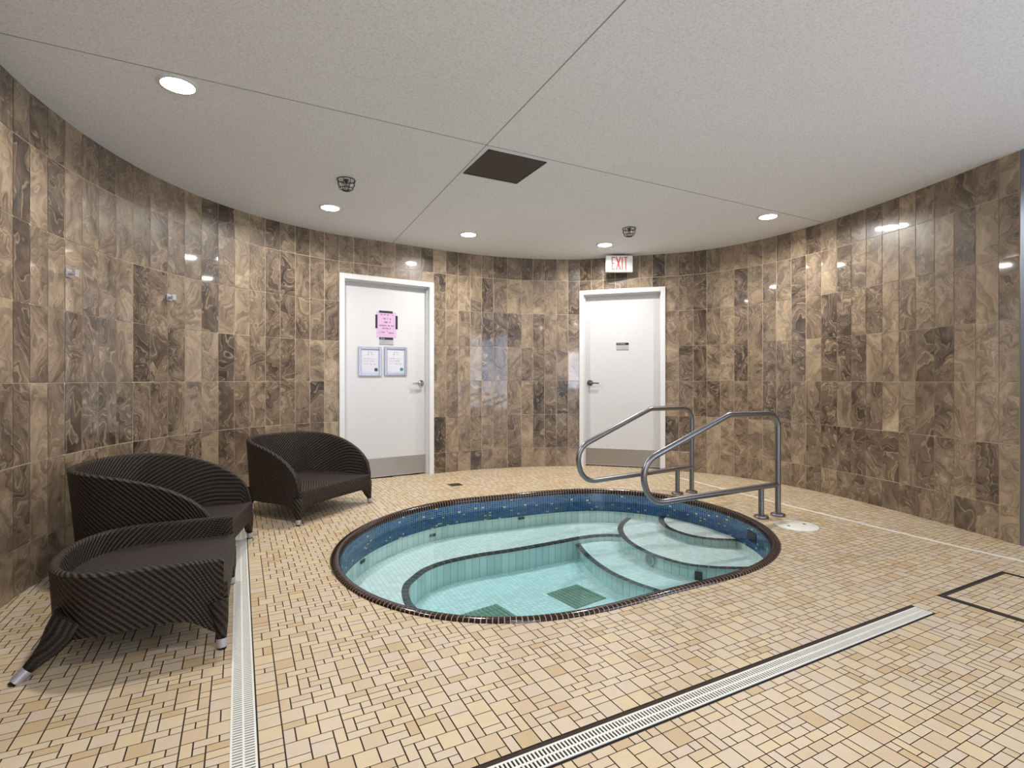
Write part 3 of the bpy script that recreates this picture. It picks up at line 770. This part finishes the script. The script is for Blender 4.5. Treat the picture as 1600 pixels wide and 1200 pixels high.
# framed certificates
for k, (xa, ya, xb, yb, sc, lab) in enumerate(((559.8, 541.3, 595.6, 587.5, (44, 66, 96), 'framed certificate with dark blue seal, left one on the left door'), (600.5, 541.5, 635.2, 586.8, (40, 130, 160), 'framed certificate with teal seal, right one on the left door'))):
    x0, z1 = on_door(d1, xa, ya); x1, z0 = on_door(d1, xb, yb)
    r, hx, hz = sheet(d1, 'certificate', x0, x1, z0, z1, 0, M_frame, lab, 'certificate', 'framed certificates on the left door')
    fwd = .026; b = MB()
    for x0_, x1_, z0_, z1_ in ((-hx, -hx+fwd, -hz, hz), (hx-fwd, hx, -hz, hz), (-hx+fwd, hx-fwd, hz-fwd, hz), (-hx+fwd, hx-fwd, -hz, -hz+fwd)): b.bevbox(x0_, x1_, -.014, 0, z0_, z1_, .003)
    b.build('picture_frame', M_frame, r)
    b = MB(); b.box(-hx+fwd-.002, hx-fwd+.002, -.006, -.001, -hz+fwd-.002, hz-fwd+.002); pp = b.build('certificate_sheet', M_paper, r)
    b = MB(); w_ = hx-fwd-.008; h_ = hz-fwd-.010; t_ = .002
    for x0_, x1_, z0_, z1_ in ((-w_, w_, h_-t_, h_), (-w_, w_, -h_, -h_+t_), (-w_, -w_+t_, -h_, h_), (w_-t_, w_, -h_, h_)): b.box(x0_, x1_, -.0068, -.006, z0_, z1_)
    b.build('border_line', plain('border_violet', (150, 156, 196), .7), pp)
    M_pi = plain('pale_ink', (160, 158, 170), .8)
    for q_, cx_, w_l, h_l in ((.62, 0, .5, .010), (.47, 0, .45, .012), (.18, -.05, 1, .008), (.02, -.05, 1, .008), (-.18, -.05, 1, .008)):
        b = MB(); glyphs(b, cx_*hx, hz*q_, hx*w_l, h_l, y=-.0068, seed=int(q_*50)+9, density=.6); b.build('text_line', M_pi, pp)
    b = MB(); b.lathe([(.019, 0), (.019, .001)], n=24, M=Matrix.Translation((w_*.72, -.0062, -h_*.74)) @ Matrix.Rotation(math.pi/2, 4, 'X')); b.build('seal', plain('seal_%d' % k, sc, .4), pp)

# ------------------------------------------------------------------ ceiling fittings
def downlight(p, label, hidden=False):
    e = empty('downlight', (p[0], p[1], H)); tag(e, label, 'ceiling light', 'recessed downlights')
    b = MB(); b.lathe([(.092, 0), (.092, -.004), (.086, -.008), (.074, -.008), (.072, -.003), (.072, 0)], n=40, cap0=False, cap1=False)
    smooth_by_angle(b.build('trim_ring', M_dframe, e))
    b = MB(); b.lathe([(.0725, -.007), (.05, -.013), (.0, -.015)], n=40, cap0=False, cap1=False); smooth_by_angle(b.build('lens', M_lens, e))
    l = bpy.data.lights.new('lamp', 'AREA'); l.shape = 'DISK'; l.size = .14; l.energy = LAMP_W; l.color = (1, .965, .925); l.spread = math.radians(166)
    lo = bpy.data.objects.new('lamp', l); COL.objects.link(lo); lo.parent = e; lo.location = (0, 0, -.018)
for (px, py), lab in (((278, 132), 'largest recessed downlight, at the upper left of the ceiling'), ((516, 324), 'recessed downlight above the left door, beside the wire-caged sprinkler'),
                      ((732, 366), 'recessed downlight above the tiled wall between the doors'), ((945, 382), 'recessed downlight right beside the exit sign'),
                      ((1200, 338), 'recessed downlight farthest to the right')):
    downlight(ce(px, py), lab)
for p in ((.35, .85), (-.6, -.9), (1.4, -.9), (3.3, -.6)):  # unseen downlights added behind the viewpoint as fill for the room
    downlight(p, 'added unseen fill downlight in the ceiling behind the viewpoint')
def caged(px, py, label):
    p = ce(px, py); e = empty('caged_sprinkler', (p[0], p[1], H)); tag(e, label, 'sprinkler', 'sprinklers in wire guards')
    M_wire = plain('dark_wire', (60, 60, 60), .4, .6)
    b = MB()
    def rg(r, z, w=.0022): b.tube([(r*math.cos(a), r*math.sin(a), z) for a in np.linspace(0, 2*math.pi, 29)[:-1]], w, 6, closed=True)
    rg(.064, -.003, .003); rg(.060, -.035); rg(.048, -.066); rg(.030, -.076)
    for k in range(8):
        a = k*math.pi/4; c_, s_ = math.cos(a), math.sin(a)
        b.tube([(r*c_, r*s_, z) for r, z in ((.064, 0), (.060, -.035), (.048, -.066), (.030, -.076), (.0, -.078))], .0022, 6)
    smooth_by_angle(b.build('wire_guard', M_wire, e))
    b = MB(); b.lathe([(.020, 0), (.020, -.006), (.009, -.010), (.009, -.026), (.004, -.030), (.004, -.042), (.019, -.043), (.019, -.0455)], n=20); smooth_by_angle(b.build('sprinkler_head', M_satin, e))
caged(541, 281, 'wire-caged sprinkler on the ceiling at the left, before the left door')
caged(983, 357, 'wire-caged sprinkler on the ceiling next to the exit sign')
# dark square access panel
cs = [ce(724, 269), ce(762, 232), ce(853, 253), ce(809, 288)]; c = sum(cs)/4
e = empty('ceiling_vent', (*c, H), ga); tag(e, 'dark square vent grille in the middle of the ceiling', 'vent')
b = MB(); k = .215
for (x0_, x1_, y0_, y1_) in ((-k, k, -k, -k+.012), (-k, k, k-.012, k), (-k, -k+.012, -k, k), (k-.012, k, -k, k)): b.box(x0_, x1_, y0_, y1_, -.006, 0)
b.build('vent_frame', plain('vent_dark', (60, 52, 48), .5), e)
b = MB()
for i in range(26): b.box(-k+.012, k-.012, -k+.014+i*.0155, -k+.022+i*.0155, -.005, -.001)
for i in range(26): b.box(-k+.014+i*.0155, -k+.018+i*.0155, -k+.012, k-.012, -.0045, -.0012)
b.build('egg_crate', plain('vent_mesh', (84, 76, 70), .6), e)
b = MB(); b.box(-k+.01, k-.01, -k+.01, k-.01, -.0011, 0); b.build('duct_backing', M_dark, e)
# exit sign
dS = 6.10; sx = (967.8-800)/F*dS; zt = HC+(HY-399.2)*dS/F; zb = HC+(HY-425)*dS/F; hw = 42.3/F*dS/2
e = empty('exit_sign', (sx, dS, H), .02); tag(e, 'lit white exit sign with red letters hanging above the right door', 'sign')
b = MB(); b.bevbox(-hw, hw, 0, .055, zb-H, zt-H, .005); b.build('housing', M_white, e)
b = MB(); b.box(-hw+.006, hw-.006, -.002, .001, zb-H+.006, zt-H-.006); b.build('lit_face', emis('exit_face', (215, 218, 215), .12), e)
b = MB(); b.bevbox(-.07, .07, .012, .045, zt-H, 0, .004); b.build('mounting_bracket', M_satin, e)
M_red = emis('exit_red', (196, 90, 94), .15)
cz = (zt+zb)/2-H+.004; lh = .152; st = .0125; y0 = -.005; y1 = -.0018
def bar(mb, xa, za, xb, zb_, w=st):
    a = Vector((xa, 0, za)); c = Vector((xb, 0, zb_)); t = (c-a).normalized(); n_ = Vector((-t.z, 0, t.x))*w/2
    vs = [a+n_, a-n_, c-n_, c+n_]; mb.add([(v.x, y0, v.z) for v in vs]+[(v.x, y1, v.z) for v in vs], [(0, 1, 2, 3), (7, 6, 5, 4), (0, 4, 5, 1), (1, 5, 6, 2), (2, 6, 7, 3), (3, 7, 4, 0)])
zl, zh = cz-lh/2, cz+lh/2
lx = [-.092, -.038, .026, .050]
b = MB(); x = lx[0]
bar(b, x+st/2, zl, x+st/2, zh); bar(b, x, zh-st/2, x+.042, zh-st/2); bar(b, x, zl+st/2, x+.042, zl+st/2); bar(b, x, cz, x+.034, cz)
b.build('letter', M_red, e)
b = MB(); bar(b, lx[1], zl, lx[1]+.050, zh, .015); bar(b, lx[1]+.050, zl, lx[1], zh, .015); b.build('letter', M_red, e)
b = MB(); bar(b, lx[2]+st/2, zl, lx[2]+st/2, zh); b.build('letter', M_red, e)
b = MB(); bar(b, lx[3], zh-st/2, lx[3]+.046, zh-st/2); bar(b, lx[3]+.023, zl, lx[3]+.023, zh); b.build('letter', M_red, e)
# robe hooks on the left wall
for (px, py), lab in (((105, 427), 'small square metal wall hook nearest the left edge'), ((263, 465), 'small square metal wall hook farther along the left wall')):
    dx = (px-800)/F; P_ = None
    for i in range(len(LW)-1):
        A, B = np.array(LW[i]), np.array(LW[i+1]); ca, cb = A[0]-dx*A[1], B[0]-dx*B[1]
        if ca*cb <= 0 and A[1] > 1.5: t = ca/(ca-cb); P_ = A+(B-A)*t; ee = (B-A)/np.linalg.norm(B-A)
    e = empty('robe_hook', (P_[0], P_[1], HC+(HY-py)*P_[1]/F), math.atan2(ee[1], ee[0])); tag(e, lab, 'hook', 'robe hooks on the left wall')
    b = MB(); b.bevbox(-.024, .024, -.012, -.004, -.024, .024, .003); b.build('backplate', M_silver, e)
    b = MB()
    b.bevbox(-.017, .017, -.045, -.011, -.006, .006, .002); b.bevbox(-.017, .017, -.052, -.044, -.020, .022, .002); b.build('hook_bar', M_silver, e)

# ------------------------------------------------------------------ wicker seats
def wicker_seat(name, label, group, front_mid, facing, HWd, DEP, rback, rim_fn, seat_z, rear_splay, flare=.03, pexp=2.0, front_arm=False):
    """local frame: +y runs to the back, origin between the front feet"""
    rz = math.atan2(-facing[1], -facing[0])-math.pi/2
    e = empty(name, (*front_mid, 0), rz); tag(e, label, 'wicker seat', group)
    # plan of the shell, from the right front corner round the back to the left
    pts = []
    st_ = DEP-rback
    for y in np.linspace(0, st_, 14)[:-1]: pts.append((HWd, y))
    m = 44
    for k in range(m+1):
        a = math.pi*k/m; c_, s_ = math.cos(a), math.sin(a); ex = 2/pexp
        pts.append((HWd*math.copysign(abs(c_)**ex, c_), st_+rback*abs(s_)**ex))
    for y in np.linspace(st_, 0, 14)[1:]: pts.append((-HWd, y))
    P = np.array(pts); n = len(P)
    T_ = np.gradient(P, axis=0); T_ /= np.linalg.norm(T_, axis=1)[:, None]; N_ = np.stack([T_[:, 1], -T_[:, 0]], 1)   # outward
    S_ = np.concatenate([[0], np.cumsum(np.linalg.norm(np.diff(P, axis=0), axis=1))]); S_ -= S_[-1]/2
    th_ = .034
    legs = [(HWd-.015, .012), (-HWd+.015, .012), (HWd*.80, DEP-rback*.30), (-HWd*.80, DEP-rback*.30)]
    def zbot(p_):
        d = min(math.hypot(p_[0]-l[0], p_[1]-l[1]) for l in legs)
        
        k = min(range(4), key=lambda q: math.hypot(p_[0]-legs[q][0], p_[1]-legs[q][1]))
        return .135-(.075 if k < 2 else .022)*math.exp(-(d/(.075 if k < 2 else .12))**2)
    vs, uv, fs = [], [], []; rows = []
    for i in range(n):
        p_, nn = P[i], N_[i]; zr = rim_fn(p_[1]/DEP); zb_ = zbot(p_)
        loop = []
        for k in range(9):
            z_ = zb_+(zr-th_*.45-zb_)*k/8; fo = flare*(z_/.6)**1.4
            loop.append((p_+nn*fo, z_))
        fo = flare*(zr/.6)**1.4
        for a in (30, 60, 90, 120, 150):
            a = math.radians(a); loop.append((p_+nn*(fo-th_/2+th_/2*math.cos(a)*1.15), zr-th_*.45+th_*.5*math.sin(a)))
        zi = zr-th_*.45; zs = min(seat_z-.03, zi-.01)
        for k in range(7):
            z_ = zi+(zs-zi)*k/6; fo = flare*(max(z_, 0)/.6)**1.4; loop.append((p_+nn*(fo-th_), z_))
        row = []; L = 0; prev = None
        for q_, z_ in loop:
            cur = np.array([q_[0], q_[1], z_])
            if prev is not None: L += np.linalg.norm(cur-prev)
            prev = cur; row.append(len(vs)); vs.append(tuple(cur)); uv.append((S_[i], L))
        rows.append(row)
    for i in range(n-1):
        for k in range(len(rows[0])-1): fs.append((rows[i][k], rows[i+1][k], rows[i+1][k+1], rows[i][k+1]))
    fs.append(tuple(rows[0])); fs.append(tuple(rows[-1])[::-1])
    sh = mesh('shell', vs, fs, M_wick, e, uv=uv); smooth_by_angle(sh, 50)
    # seat deck
    ins = P-N_*(th_-flare*(seat_z/.6)**1.4-.004)
    poly = [tuple(q_) for q_ in ins]
    poly = [(HWd-.012, -.004)]+poly+[(-HWd+.012, -.004)]
    b = MB(); prism(b, poly, seat_z-.03, seat_z); b.uv = [(v[0], v[1]) for v in b.v]
    b.build('seat', M_wick, e)
    # front panel with arched underside and rolled top edge
    vs, uv, fs = [], [], []; nx = 40
    for i in range(nx+1):
        x = -HWd-flare*.2+(2*HWd+flare*.4)*i/nx; d = HWd-abs(x)
        zb_ = .130-.085*math.exp(-(max(d, 0)/.055)**2)
        edge = i in (0, nx)
        col = [(.03, zb_), (-.008, zb_), (-.010, zb_+.02), (-.012, (zb_+seat_z)/2), (-.012, seat_z-.010), (-.008, seat_z-.001), (0, seat_z+.003), (.02, seat_z+.002)]
        L = 0; prev = None
        for y_, z_ in col:
            if prev: L += math.hypot(y_-prev[0], z_-prev[1])
            prev = (y_, z_); kx = (HWd+flare*(max(z_, 0)/.6)**1.4+.001)/(HWd+flare*.2); vs.append((x*kx, max(y_, .014) if edge else y_, z_)); uv.append((x, L))
        if i: a = 8*i; fs += [(a-8+k, a+k, a+k+1, a-8+k+1) for k in range(7)]
    fp = mesh('front_panel', vs, fs, M_wick, e, uv=uv, smooth=True)
    # legs
    for li, (lx_, ly_) in enumerate(legs):
        rear = li > 1
        fx = lx_+math.copysign(.012 if not rear else rear_splay*.35, lx_); fy = ly_+(-.004 if not rear else rear_splay)
        top = Vector((lx_, ly_+(.012 if not rear else -.03), .19)); mid = Vector((lx_+(fx-lx_)*.35, ly_+(fy-ly_)*.35, .095)); ft = Vector((fx, fy, .036))
        b = MB(); b.tube([top, (top+mid)/2, mid, (mid+ft)/2, ft], ([.040, .034, .026, .021, .018] if not rear else [.062, .052, .038, .026, .0185]), 14); lg = b.build('leg', M_wick, e, smooth=True)
        dv = (ft-mid).normalized(); gd = ft+dv*((.036-.007)/-dv.z)
        b = MB(); b.tube([ft-dv*.004, gd], [.0195, .0185], 16); b.build('foot_cap', M_silver, lg, smooth=False)
        b = MB(); b.tube([gd, gd+Vector((0, 0, -.007))], [.018, .016], 16); b.build('foot_pad', M_black, lg)
    return e
def rim_high(t):
    t = min(max(t, 0), 1); return .262+.335*math.sqrt(max(0, 1-(1-t)**2.0))
# armchair by the door
a = fl(466.4, 821.7); c = fl(579, 785); f_ = (c-a)/np.linalg.norm(c-a); fc = np.array([f_[1], -f_[0]])
wicker_seat('wicker_armchair', 'dark brown wicker armchair with curved high back beside the left door', 'wicker armchairs', (a+c)/2, fc, .392, .73, .40, rim_high, .245, .03, pexp=2.25)
# armchair in the middle
N_ = np.array([-1.55, 2.765]); Fr = np.array([-1.735, 3.475]); f_ = (Fr-N_)/np.linalg.norm(Fr-N_); fc = np.array([f_[1], -f_[0]])
wicker_seat('wicker_armchair', 'dark brown wicker armchair by the left wall, behind the low wicker seat', 'wicker armchairs', (N_+Fr)/2, fc, .395, .74, .38, rim_high, .245, .06, pexp=2.4, flare=.045)
# low seat in front
a = fl(350, 1012); c = fl(364, 912); f_ = (c-a)/np.linalg.norm(c-a); fc = np.array([f_[1], -f_[0]])
wicker_seat('wicker_tub_seat', 'low dark wicker tub seat nearest the viewer beside the drain strip', None, (a+c)/2, fc, .36, .60, .26, lambda t: .355, .262, .09, flare=.035, pexp=2.3)
